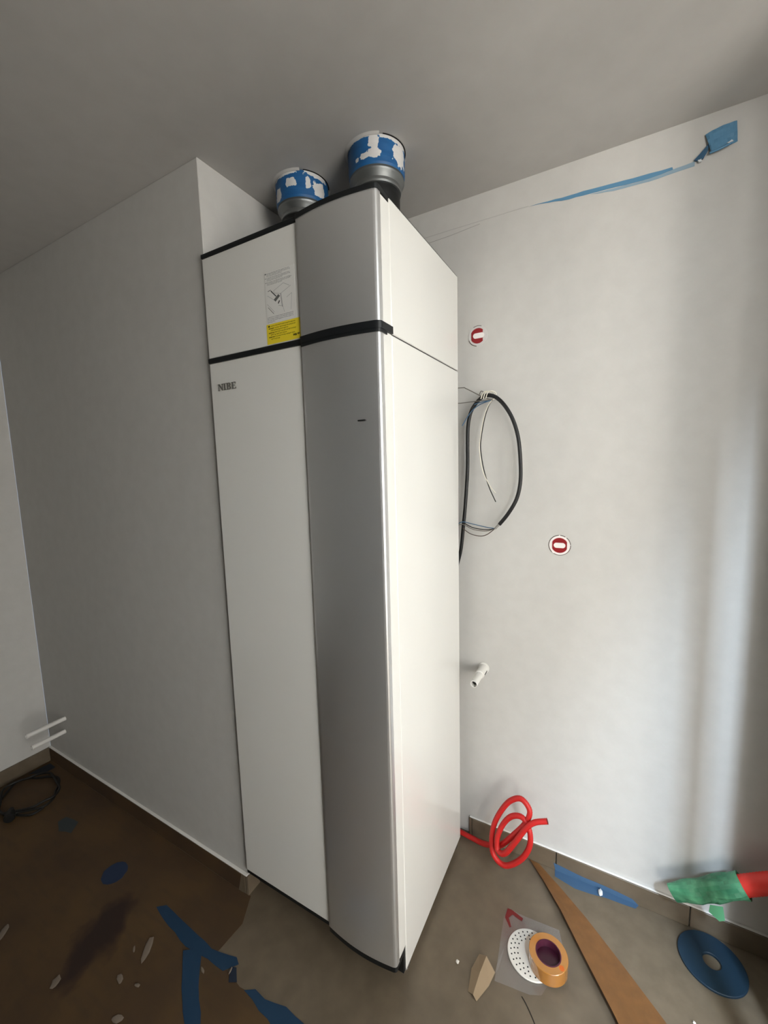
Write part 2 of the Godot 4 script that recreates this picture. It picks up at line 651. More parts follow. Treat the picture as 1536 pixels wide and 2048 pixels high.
	sticker("warning_label", Rect2(0.2440, 1.8580, 0.1205, 0.0520), warning_print(), upper)

func sticker(called: String, r: Rect2, im: Image, parent: Node3D) -> void:
	var st := begin()
	var z := 0.0006
	var a := Vector3(r.position.x, r.position.y, z)
	var b := Vector3(r.end.x, r.position.y, z)
	var c := Vector3(r.end.x, r.end.y, z)
	var d := Vector3(r.position.x, r.end.y, z)
	tri(st, a, b, c, ZH, Vector2(0, 1), Vector2(1, 1), Vector2(1, 0))
	tri(st, a, c, d, ZH, Vector2(0, 1), Vector2(1, 0), Vector2(0, 0))
	var k := Vector3(0, 0, -0.0006)
	quad(st, a, b, b + k, a + k, -YH)
	quad(st, d, c, c + k, d + k, YH)
	quad(st, a, d, d + k, a + k, -XH)
	quad(st, b, c, c + k, b + k, XH)
	var m := mat(Color.WHITE, 0.35)
	m.albedo_texture = ImageTexture.create_from_image(im)
	obj(called, st, m, parent)

func line(im: Image, a: Vector2, b: Vector2, w: float, col: Color) -> void:
	var n := int(a.distance_to(b)) + 1
	for k in n + 1:
		var p := a.lerp(b, float(k) / n)
		im.fill_rect(Rect2i(int(p.x - w / 2), int(p.y - w / 2), maxi(1, int(w)), maxi(1, int(w))), col)

func words(im: Image, x: int, y: int, w: int, h: int, col: Color) -> void:
	var p := x
	while p < x + w:
		var l := rng.randi_range(h * 1, h * 4)
		var q := p
		while q < mini(p + l, x + w):
			var g := maxi(2, int(h * 0.35))
			im.fill_rect(Rect2i(q, y + rng.randi_range(0, h / 4), g, rng.randi_range(h / 2, h)), col)
			q += g + 1
		p += l + maxi(2, h / 2)

func info_print() -> Image:
	var im := Image.create(416, 524, true, Image.FORMAT_RGB8)
	im.fill(Color(0.885, 0.88, 0.865))
	var ink := Color(0.50, 0.50, 0.50)
	var inkd := Color(0.22, 0.22, 0.22)
	im.fill_rect(Rect2i(6, 6, 16, 12), inkd)
	var y := 8
	for k in 9:
		words(im, 30 if k % 3 != 0 else 24, y, 330 if k % 3 != 2 else 220, 8, ink)
		if k % 3 == 0:
			words(im, 6, y + 2, 14, 8, inkd)
		y += 13 if k % 3 != 2 else 18
	words(im, 350, 100, 26, 7, inkd)
	# exploded drawing of the casing
	var o := Vector2(0, 140)
	for q in [[120, 60, 260, 10], [260, 10, 340, 50], [120, 60, 130, 85], [130, 85, 215, 108], [215, 108, 360, 55], [225, 110, 240, 235], [240, 235, 180, 220], [30, 95, 130, 160], [20, 180, 115, 275], [300, 160, 370, 130], [370, 130, 350, 290], [260, 300, 240, 240]]:
		line(im, Vector2(q[0], q[1]) + o, Vector2(q[2], q[3]) + o, 3, Color(0.62, 0.62, 0.62))
	line(im, Vector2(40, 52) + o, Vector2(78, 44) + o, 7, ink)
	line(im, Vector2(82, 55) + o, Vector2(150, 120) + o, 8, inkd)
	for k in 30:
		line(im, Vector2(120 + k * 2.2, 150 - k * 1.4) + o, Vector2(140 + k * 2.2, 172 - k * 1.5) + o, 4, Color(0.38, 0.38, 0.37))
	line(im, Vector2(178, 198) + o, Vector2(196, 176) + o, 10, Color(0.1, 0.1, 0.1))
	line(im, Vector2(215, 105) + o, Vector2(232, 240) + o, 6, ink)
	line(im, Vector2(30, 215) + o, Vector2(105, 290) + o, 4, inkd)
	for k in 4:
		words(im, 10, 456 + k * 16, 370 if k < 3 else 110, 9, Color(0.56, 0.55, 0.57))
	return im

func warning_print() -> Image:
	var im := Image.create(512, 221, true, Image.FORMAT_RGB8)
	im.fill(Color(0.93, 0.84, 0.20))
	var ink := Color(0.52, 0.46, 0.05)
	var inkd := Color(0.25, 0.22, 0.04)
	im.fill_rect(Rect2i(26, 14, 26, 20), inkd)
	var y := 18
	for k in 7:
		var w: int = [400, 430, 300, 440, 270, 420, 160][k]
		words(im, 34 if k % 2 == 1 else 62, y, w - 30, 13, ink)
		if k % 2 == 1:
			words(im, 30, y + 2, 80, 13, inkd)
		y += 24
	words(im, 395, 158, 92, 24, inkd)
	return im

# ---------------------------------------------------------------- ducts
func build_ducts() -> void:
	var black := mat(Color(0.04, 0.05, 0.055), 0.45)
	var zinc := mat(Color(0.50, 0.51, 0.51), 0.46, 0.8)
	var smear := mat(Color(0.77, 0.76, 0.745), 0.95)
	var spec := [
		["large round ventilation duct with blue tape rising behind the silver stripe", Vector3(0.4457, 0, -0.2815), 0.0832,
			[[-32, -10, 0.55, 0.78], [-20, 9, 0.42, 0.80], [-14, 8, 0.0, 0.5], [34, 72, 0.16, 0.86], [-45, -36, 0.62, 0.80], [-80, 80, -0.1, 0.06], [5, 80, -0.1, 0.15]], 0.352],
		["large round ventilation duct with blue tape near the niche corner at left", Vector3(0.1674, 0, -0.2769), 0.0845,
			[[-25, -3, 0.25, 0.62], [-62, -40, 0.45, 0.95], [17, 28, 0.15, 0.65], [36, 66, 0.30, 0.85], [-70, 0, -0.1, 0.12], [14, 75, -0.1, 0.17]], 0.350],
	]
	for k in 2:
		var s: Array = spec[k]
		var o: Vector3 = s[1]
		var r: float = s[2]
		var t := thing("ventilation_duct", s[0], "duct", o + Vector3(0, 2.156, 0), "blue taped ducts on top of the cabinet")
		var st := begin()
		lathe(st, o, YH, P2([0.066, 2.1563, 0.0672, 2.165, 0.0672, 2.300, 0.066, 2.318, 0.060, 2.320]), 48)
		obj("rubber_collar", st, black, t)
		st = begin()
		lathe(st, o, YH, P2([0.0640, 2.316, 0.0705, 2.317, 0.0718, 2.322, 0.0712, 2.330, 0.0760, 2.338, 0.0800, 2.344, 0.0815, 2.348, 0.0800, 2.352, 0.0795, 2.356, 0.0800, 2.43 - 0.002]), 56)
		obj("metal_reducer", st, zinc, t)
		st = begin()
		lathe(st, o, YH, P2([0.0806, 2.354, r - 0.0006, 2.360, r + 0.0002, 2.375, r - 0.0004, 2.39, r + 0.0003, 2.405, r, H - 0.001]), 72)
		var m := mat(Color.WHITE, 0.5)
		m.albedo_texture = ImageTexture.create_from_image(tape_print(s[3], 40 + k))
		m.texture_repeat = true
		obj("blue_tape_wrap", st, m, t)
		# plaster lip on the ceiling, with an open crack on the right
		st = begin()
		var prof := PackedVector2Array()
		lathe(st, o + Vector3(0, H - 0.004, 0), YH, P2([r + 0.0004, 0.004, r + 0.0006, 0.0, r + 0.003, 0.0005, r + 0.009, 0.0038]), 60, deg_to_rad(55), deg_to_rad(320))
		obj("plaster_lip", st, smear, t)
		st = begin()
		lathe(st, o + Vector3(0, H - 0.0015, 0), YH, P2([r + 0.0004, 0.001, r + 0.0004, 0.0, r + 0.0035, 0.0, r + 0.0035, 0.001]), 40, deg_to_rad(-38), deg_to_rad(48))
		obj("gap", st, mat(Color(0.02, 0.02, 0.02), 0.9), t)

# blue tape with smears of plaster: patches are [from degrees, to degrees, from height, to height], 0 degrees faces the room
func tape_print(patches: Array, seed_: int) -> Image:
	var w := 720
	var h := 96
	var im := Image.create(w, h, true, Image.FORMAT_RGB8)
	var f := FastNoiseLite.new()
	f.seed = seed_
	f.frequency = 0.028
	f.fractal_octaves = 4
	for x in w:
		var deg := fposmod(61.0 - x * 360.0 / w + 180.0, 360.0) - 180.0
		for y in h:
			var n := f.get_noise_2d(x, y)
			var b := 0.5 + 0.5 * f.get_noise_2d(x * 0.4 + 900, y * 1.4)
			var col := Color(0.085, 0.32, 0.53).lerp(Color(0.115, 0.38, 0.60), b)
			var v := float(y) / h            # 0 at the bottom of the texture's u axis is v = 0
			var down := 1.0 - v
			down = v
			for p in patches:
				var q := Vector2((deg - (p[0] + p[1]) * 0.5) / ((p[1] - p[0]) * 0.5), (down - (p[2] + p[3]) * 0.5) / ((p[3] - p[2]) * 0.5))
				var e := pow(pow(absf(q.x), 3.0) + pow(absf(q.y), 3.0), 1.0 / 3.0)
				if e + n * 0.55 < 0.97:
					col = Color(0.86, 0.85, 0.84).lerp(Color(0.78, 0.78, 0.78), b * 0.6)
			im.set_pixel(x, h - 1 - y, col)
	return im

# ---------------------------------------------------------------- things on the walls
func build_wall_things() -> void:
	var red := mat(Color(0.55, 0.07, 0.10), 0.45)
	var plaster := mat(Color(0.93, 0.91, 0.90), 0.8)
	var grime := mat(Color(0.30, 0.26, 0.23), 0.9)
	# flush boxes in the wall, seen end on
	box_cover("lower red flush junction box, whole white plaster ring around it", Vector3(0.9371, 1.2318, BACK), red, plaster, grime, false)
	box_cover("upper red flush junction box half plastered over, beside the cabinet", Vector3(0.6535, 1.9655, BACK), red, plaster, grime, true)

	# white pipe stubs
	var pvc := mat(Color(0.88, 0.87, 0.85), 0.35)
	var hollow := mat(Color(0.20, 0.20, 0.19), 0.8)
	var t := thing("pipe_stub", "short white plastic pipe stub sticking out of the wall right of the cabinet", "pipe", Vector3(0.6775, 0.7314, BACK))
	var o := Vector3(0.6775, 0.7314, BACK)
	var st := begin()
	lathe(st, o, ZH, P2([0.0, 0.001, 0.021, 0.001, 0.021, 0.003, 0.0165, 0.004, 0.0165, 0.060, 0.0155, 0.062, 0.0130, 0.063]), 28)
	obj("sleeve", st, pvc, t)
	st = begin()
	lathe(st, o, ZH, P2([0.0128, 0.06, 0.0128, 0.135, 0.0105, 0.135, 0.0100, 0.09]), 28)
	obj("pipe", st, pvc, t)
	st = begin()
	lathe(st, o, ZH, P2([0.0101, 0.118, 0.0, 0.118]), 24)
	obj("bore", st, hollow, t)
	st = begin()
	box(st, Vector3(0.6935, 0.728, BACK + 0.020), Vector3(0.6950, 0.732, BACK + 0.050))
	obj("printed_mark", st, mat(Color(0.1, 0.09, 0.08), 0.7), t)
	var k := 0
	for q in [[-1.278, 0.296], [-1.296, 0.220]]:
		o = Vector3(q[0], q[1], FRONT)
		t = thing("pipe_stub", ["upper of two slim white pipe stubs low on the wall at far left", "lower of two slim white pipe stubs low on the wall at far left"][k], "pipe", o, "slim pipe stubs at far left")
		st = begin()
		lathe(st, o, ZH, P2([0.0, 0.001, 0.0105, 0.001, 0.0105, 0.16 - 0.02 * k, 0.0085, 0.16 - 0.02 * k, 0.0080, 0.13]), 18)
		obj("pipe", st, pvc, t)
		st = begin()
		lathe(st, o, ZH, P2([0.0081, 0.145 - 0.02 * k, 0.0, 0.145 - 0.02 * k]), 18)
		obj("bore", st, hollow, t)
		k += 1

	build_cable()
	build_wall_tape()
	build_conduits()

func box_cover(label: String, o: Vector3, red: Material, plaster: Material, grime: Material, half: bool) -> void:
	var t := thing("junction_box", label, "junction box", o, "red junction boxes in the back wall")
	var a0 := 0.0
	var a1 := TAU
	var st := begin()
	if half:
		a0 = deg_to_rad(-20)
		a1 = deg_to_rad(-20)
	# plaster disc, a hair proud of the wall
	lathe(st, o, ZH, P2([0.0345, 0.0, 0.0340, 0.0016, 0.0, 0.0016]), 48)
	obj("plaster_ring", st, plaster if not half else mat(Color(0.80, 0.79, 0.78), 0.85), t)
	var arcs := [[5, 52], [60, 88], [95, 225], [238, 362]]
	if half:
		arcs = [[68, 118], [200, 262]]
	for q in arcs:
		st = begin()
		lathe(st, o, ZH, P2([0.0352, 0.0, 0.0350, 0.0018, 0.0332, 0.0018, 0.0332, 0.0]), 28, deg_to_rad(-q[0] as float), deg_to_rad(-q[1] as float))
		obj("rim", st, grime, t)
	var pts := PackedVector2Array()
	for i in 48:
		var an := TAU * i / 48
		var p := Vector2(cos(an), sin(an)) * 0.0262
		p.x = clampf(p.x, -0.0232, 0.0232 if not half else 0.0212 - 0.004 * absf(sin(an * 3.0)))
		p.y *= 0.99
		pts.append(p)
	st = begin()
	plate(st, pts, o + ZH * 0.0016, XH, YH, ZH, 0.0012)
	obj("red_cap", st, red, t)
	var pill := PackedVector2Array()
	var dx := 0.004 if half else 0.0
	for i in 32:
		var an := TAU * i / 32
		pill.append(Vector2(cos(an) * 0.0090 + (0.0095 + dx * 1.2 if cos(an) > 0 else -0.0095 + dx * 0.4), sin(an) * 0.0090))
	st = begin()
	plate(st, pill, o + ZH * 0.0028, XH, YH, ZH, 0.0010)
	obj("white_slot", st, plaster, t)

func build_cable() -> void:
	var rubber := mat(Color(0.035, 0.04, 0.05), 0.5)
	var zc := BACK + 0.030
	var t := thing("cable_loop", "thick black power cable looped on the wall right of the cabinet", "cable", Vector3(0.70, 1.19, BACK + 0.02))
	var path := []
	for q in [[0.5620, 1.06], [0.5780, 1.13], [0.5975, 1.1980], [0.6075, 1.2900], [0.6160, 1.3800], [0.6235, 1.4980], [0.6240, 1.5850], [0.6260, 1.6520], [0.6360, 1.6980], [0.6530, 1.7260], [0.6780, 1.7480], [0.7020, 1.7520], [0.7290, 1.7400], [0.7610, 1.7060], [0.7870, 1.6580], [0.8045, 1.5960], [0.8125, 1.5120], [0.8120, 1.4450], [0.8000, 1.3900], [0.7730, 1.3400], [0.7400, 1.2985]]:
		path.append(Vector3(q[0], q[1], zc))
	path[0].z = BACK + 0.012
	path[1].z = BACK + 0.018
	for i in range(13, 20):
		path[i].z = zc + 0.012
	var st := begin()
	tube(st, smooth(path, 6), 0.0066, 12)
	obj("sheath", st, rubber, t)
	var grey := mat(Color(0.42, 0.40, 0.37), 0.5)
	var blue := mat(Color(0.22, 0.36, 0.48), 0.5)
	var white := mat(Color(0.86, 0.84, 0.78), 0.5)
	var blackw := mat(Color(0.06, 0.05, 0.05), 0.5)
	var brown := mat(Color(0.26, 0.19, 0.15), 0.5)
	var zf := zc + 0.010
	var knot := Vector3(0.7160, 1.7340, zf)
	strand(t, "wire", [Vector3(0.545, 1.790, zc), Vector3(0.606, 1.7880, zc), Vector3(0.6180, 1.7840, zc), Vector3(0.6560, 1.7620, zf), Vector3(0.6900, 1.7420, zf), knot], 0.0016, grey)
	strand(t, "wire", [Vector3(0.535, 1.745, zc), Vector3(0.5900, 1.7350, zc), Vector3(0.6450, 1.7340, zf), Vector3(0.6830, 1.7340, zf + 0.003), knot], 0.0014, grey)
	strand(t, "wire", [Vector3(0.6110, 1.6520, zc + 0.02), Vector3(0.6240, 1.6780, zf), Vector3(0.6420, 1.7010, zf), Vector3(0.6700, 1.7210, zf), knot], 0.0016, blue)
	strand(t, "wire", [Vector3(0.6520, 1.7240, zf), Vector3(0.6760, 1.7290, zf), knot], 0.0016, blue)
	strand(t, "wire", [Vector3(0.6700, 1.7560, zf), Vector3(0.6770, 1.7660, zf + 0.004), Vector3(0.6840, 1.7620, zf), Vector3(0.6800, 1.7480, zf)], 0.0016, grey)
	# white wires wound round the top of the loop
	for i in 3:
		var dx := 0.0085 * i
		strand(t, "wire", [Vector3(0.6760 + dx, 1.7400, zf + 0.002), Vector3(0.6830 + dx, 1.7590, zf + 0.002), Vector3(0.6960 + dx, 1.7640, zf), Vector3(0.7090 + dx * 0.8, 1.7590, zc - 0.008), Vector3(0.7140 + dx * 0.5, 1.7420, zc - 0.008), knot], 0.0017, white)
	var hang := [knot, Vector3(0.7030, 1.7150, zf), Vector3(0.6900, 1.6720, zf + 0.004), Vector3(0.6790, 1.6060, zf + 0.008), Vector3(0.6775, 1.5650, zf + 0.008), Vector3(0.6870, 1.5000, zf + 0.006), Vector3(0.7060, 1.4350, zf + 0.006), Vector3(0.7310, 1.3810, zf + 0.008)]
	strand(t, "wire", hang, 0.0019, blackw)
	var hang2 := [knot, Vector3(0.7010, 1.7140, zf + 0.003), Vector3(0.6870, 1.6720, zf + 0.006), Vector3(0.6760, 1.6060, zf + 0.01), Vector3(0.6735, 1.5600, zf + 0.01), Vector3(0.6830, 1.4950, zf + 0.008), Vector3(0.7080, 1.4400, zf + 0.006), Vector3(0.7300, 1.4120, zf + 0.006)]
	strand(t, "wire", hang2, 0.0016, white)
	# stripped end
	var tip := Vector3(0.7400, 1.2985, zc + 0.006)
	strand(t, "stripped_end", [tip, Vector3(0.7260, 1.2830, zc + 0.006)], 0.0042, mat(Color(0.55, 0.54, 0.52), 0.6))
	var e := Vector3(0.7260, 1.2840, zc + 0.006)
	strand(t, "wire", [e, Vector3(0.6960, 1.2880, zc + 0.012), Vector3(0.6500, 1.2980, zc + 0.02), Vector3(0.6120, 1.3050, zc + 0.025), Vector3(0.5900, 1.2920, zc + 0.03)], 0.0016, blue)
	strand(t, "wire", [e, Vector3(0.6960, 1.2790, zc + 0.012), Vector3(0.6500, 1.2850, zc + 0.02), Vector3(0.6150, 1.3030, zc + 0.025)], 0.0017, blackw)
	strand(t, "wire", [e, Vector3(0.6960, 1.2740, zc + 0.012), Vector3(0.6500, 1.2790, zc + 0.02), Vector3(0.6130, 1.2960, zc + 0.025), Vector3(0.5870, 1.2880, zc + 0.03)], 0.0016, grey)
	strand(t, "wire", [e, Vector3(0.7000, 1.2620, zc + 0.012), Vector3(0.6750, 1.2550, zc + 0.016), Vector3(0.6400, 1.2620, zc + 0.02), Vector3(0.6130, 1.2820, zc + 0.025)], 0.0015, brown)

func strand(parent: Node3D, called: String, pts: Array, r: float, m: Material) -> void:
	var st := begin()
	tube(st, smooth(pts, 6), r, 7)
	obj(called, st, m, parent)

func build_wall_tape() -> void:
	var blue := mat(Color(0.34, 0.53, 0.66), 0.6)
	var pale := mat(Color(0.55, 0.64, 0.70), 0.7)
	var zf := BACK + 0.0004
	var t := thing("masking_tape_strip", "narrow blue masking tape strip on the back wall under the ceiling", "tape", Vector3(1.05, 2.31, BACK))
	var st := begin()
	wall_sheet(st, ragged(P2([0.824, 2.3400, 0.880, 2.3370, 0.940, 2.3350, 1.020, 2.3330, 1.090, 2.3290, 1.150, 2.3270, 1.205, 2.3235, 1.205, 2.3180, 1.150, 2.3140, 1.090, 2.3155, 1.020, 2.3200, 0.940, 2.3240, 0.880, 2.3320]), 0.02, 0.0012), zf, 0.0006)
	obj("strip", st, blue, t)
	st = begin()
	wall_sheet(st, ragged(P2([1.000, 2.3190, 1.090, 2.3145, 1.150, 2.3130, 1.255, 2.3220, 1.255, 2.3100, 1.150, 2.3050, 1.060, 2.3090]), 0.02, 0.0010), zf, 0.0004)
	obj("torn_backing", st, pale, t)
	# crumpled end
	t = thing("masking_tape_flap", "crumpled blue masking tape flap hanging at the strip's right end", "tape", Vector3(1.30, 2.32, BACK))
	st = begin()
	var nx := 9
	var ny := 6
	var g := []
	for i in nx + 1:
		var row := []
		for j in ny + 1:
			var u := float(i) / nx
			var v := float(j) / ny
			var lo := Vector2(lerpf(1.282, 1.3435, u), lerpf(2.3270, 2.3370, u))
			var hi := Vector2(lerpf(1.2740, 1.3395, u), lerpf(2.3780, 2.3870, u) + 0.004 * sin(u * PI))
			var p := lo.lerp(hi, v)
			if i == 0:
				p.x += 0.006 * (1.0 - v)
			row.append(Vector3(p.x, p.y, BACK + 0.004 + 0.010 * (1.0 - v) * (0.4 + 0.6 * sin(u * 5.0 + 0.6)) + rng.randf_range(0, 0.0022)))
		g.append(row)
	for i in nx:
		for j in ny:
			var n: Vector3 = (g[i + 1][j] - g[i][j]).cross(g[i][j + 1] - g[i][j]).normalized()
			quad(st, g[i][j], g[i + 1][j], g[i + 1][j + 1], g[i][j + 1], n)
			quad(st, g[i][j] - ZH * 0.0007, g[i + 1][j] - ZH * 0.0007, g[i + 1][j + 1] - ZH * 0.0007, g[i][j + 1] - ZH * 0.0007, -n)
	obj("flap", st, blue, t)
	st = begin()
	tube(st, smooth([Vector3(1.2850, 2.3265, BACK + 0.010), Vector3(1.3050, 2.3270, BACK + 0.014), Vector3(1.3300, 2.3335, BACK + 0.012)], 5), 0.0030, 6)
	obj("rolled_edge", st, blue, t)
	st = begin()
	wall_sheet(st, P2([1.2860, 2.3560, 1.2700, 2.3390, 1.2520, 2.3220, 1.2600, 2.3180, 1.2720, 2.3190, 1.2810, 2.3350]), BACK + 0.003, 0.004)
	obj("twisted_neck", st, mat(Color(0.18, 0.34, 0.46), 0.6), t)
	st = begin()
	wall_sheet(st, ragged(P2([1.2610, 2.3175, 1.2680, 2.3185, 1.2690, 2.3130, 1.2630, 2.3120]), 0.003, 0.0008), BACK + 0.004, 0.005)
	obj("plaster_crumb", st, mat(Color(0.82, 0.84, 0.85), 0.9), t)
	st = begin()
	wall_sheet(st, ragged(P2([1.3200, 2.3350, 1.3300, 2.3390, 1.3320, 2.3360, 1.3230, 2.3325]), 0.003, 0.0008), BACK + 0.012, 0.004)
	obj("plaster_crumb", st, mat(Color(0.82, 0.84, 0.85), 0.9), t)
	# scored lines running on from the tape to the cabinet
	t = thing("scored_line", "faint grey scored lines on the wall between cabinet and blue strip", "mark", Vector3(0.62, 2.33, BACK))
	st = begin()
	wall_sheet(st, P2([0.40, 2.3180, 0.55, 2.3235, 0.66, 2.3325, 0.6600, 2.3338, 0.55, 2.3250, 0.40, 2.3200]), zf, 0.0003)
	obj("line", st, mat(Color(0.62, 0.61, 0.60), 0.9), t)
	st = begin()
	wall_sheet(st, P2([0.40, 2.3420, 0.55, 2.3425, 0.82, 2.3405, 0.82, 2.3412, 0.55, 2.3436, 0.40, 2.3434]), zf, 0.0003)
	obj("line", st, mat(Color(0.66, 0.65, 0.64), 0.9), t)

func build_conduits() -> void:
	var red := mat(Color(0.76, 0.12, 0.11), 0.5)
	red.backlight_enabled = true
	red.backlight = Color(0.25, 0.02, 0.02)
	# knotted conduit beside the cabinet
	var t := thing("knotted_conduit", "thin red corrugated conduit tied in a knot by the skirting", "conduit", Vector3(0.78, 0.0, -0.52))
	var z := -0.50
	var path := []
	for q in [[0.585, 0.014, -0.585], [0.640, 0.018, -0.575], [0.690, 0.035, -0.555], [0.735, 0.080, -0.520],
		[0.772, 0.118, -0.498], [0.820, 0.190, -0.488], [0.862, 0.256, -0.492], [0.872, 0.300, -0.500], [0.842, 0.324, -0.510], [0.806, 0.300, -0.515],
		[0.776, 0.255, -0.515], [0.748, 0.188, -0.510], [0.740, 0.125, -0.498], [0.752, 0.078, -0.485], [0.795, 0.068, -0.475], [0.848, 0.122, -0.470], [0.877, 0.182, -0.474], [0.876, 0.236, -0.482],
		[0.850, 0.266, -0.495], [0.812, 0.250, -0.502], [0.782, 0.208, -0.500], [0.764, 0.158, -0.488], [0.768, 0.118, -0.474], [0.796, 0.128, -0.464], [0.832, 0.190, -0.466], [0.866, 0.252, -0.474], [0.893, 0.278, -0.482], [0.9315, 0.2927, -0.490]]:
		path.append(Vector3(q[0], q[1], q[2]))
	var st := begin()
	tube(st, fine(smooth(path, 8), 0.0030), 0.0098, 12, 0.0011, false)
	obj("hose", st, red, t)
	st = begin()
	var e: Vector3 = path[27]
	lathe(st, e, (path[27] - path[26]).normalized(), P2([0.0, 0.0, 0.0072, 0.0, 0.0098, 0.0012]), 14)
	obj("end_cap", st, mat(Color(0.45, 0.04, 0.04), 0.6), t)

	# thick service pipe from the right wall, its end wrapped in green tape
	t = thing("service_pipe", "thick red service pipe at right with green tape around its end", "pipe", Vector3(1.45, 0.30, -0.50))
	st = begin()
	var axis_a := Vector3(1.312, 0.166, -0.548)
	var axis_b := Vector3(1.559, 0.332, -0.552)
	tube(st, fine(PackedVector3Array([axis_a.lerp(axis_b, 0.45), axis_b]), 0.004), 0.0270, 20, 0.0012)
	obj("pipe", st, mat(Color(0.93, 0.24, 0.20), 0.5), t)
	var green := grainy(Color(0.05, 0.25, 0.16), Color(0.46, 0.74, 0.56), 0.012, 2.6, 0.32, 77)
	green.backlight_enabled = true
	green.backlight = Color(0.05, 0.2, 0.1)
	st = begin()
	# crumpled sleeve: rings of uneven radius along the pipe, closed and pinched at the tip
	var d := (axis_b - axis_a).normalized()
	var u := d.cross(YH).normalized()
	var v := u.cross(d)
	var rings := []
	for k in 15:
		var s := k / 14.0
		var c := axis_a.lerp(axis_b, lerpf(-0.06, 0.62, s))
		var row := []
		for j in 20:
			var a := TAU * j / 20
			var r := 0.0335 + 0.0028 * sin(a * 3.0 + s * 9.0) + 0.002 * sin(a * 2.0 - s * 14.0) + rng.randf_range(-0.0016, 0.0016)
			var flat := 1.0
			if s < 0.4:
				flat = lerpf(0.42, 1.0, smoothstep(0.0, 0.4, s))
				r = lerpf(0.036, r, smoothstep(0.0, 0.4, s))
			row.append(c + u * cos(a) * r * flat + v * sin(a) * r * lerpf(0.8, 1.0, s))
		rings.append(row)
	for k in 14:
		for j in 20:
			var a: Vector3 = rings[k][j]
			var b: Vector3 = rings[k][(j + 1) % 20]
			var c: Vector3 = rings[k + 1][(j + 1) % 20]
			var e2: Vector3 = rings[k + 1][j]
			var mid := axis_a.lerp(axis_b, lerpf(-0.06, 0.62, (k + 0.5) / 14.0))
			var n := (c - a).cross(e2 - b).normalized()
			if n.dot((a + c) * 0.5 - mid) < 0.0:
				n = -n
			quad(st, a, b, c, e2, n)
	for j in 20:
		tri(st, axis_a.lerp(axis_b, -0.065), rings[0][j], rings[0][(j + 1) % 20], -d)
	obj("green_tape_wrap", st, green, t)
	st = begin()
	var fl2 := [Vector3(1.385, 0.190, -0.522), Vector3(1.415, 0.200, -0.522), Vector3(1.424, 0.150, -0.530), Vector3(1.412, 0.138, -0.532), Vector3(1.385, 0.158, -0.530)]
	for k in [1, 2, 3]:
		tri(st, fl2[0], fl2[k], fl2[k + 1], ZH)
		tri(st, fl2[0] - ZH * 0.0006, fl2[k] - ZH * 0.0006, fl2[k + 1] - ZH * 0.0006, -ZH)
	obj("tape_tail", st, mat(Color(0.38, 0.68, 0.50), 0.5), t)

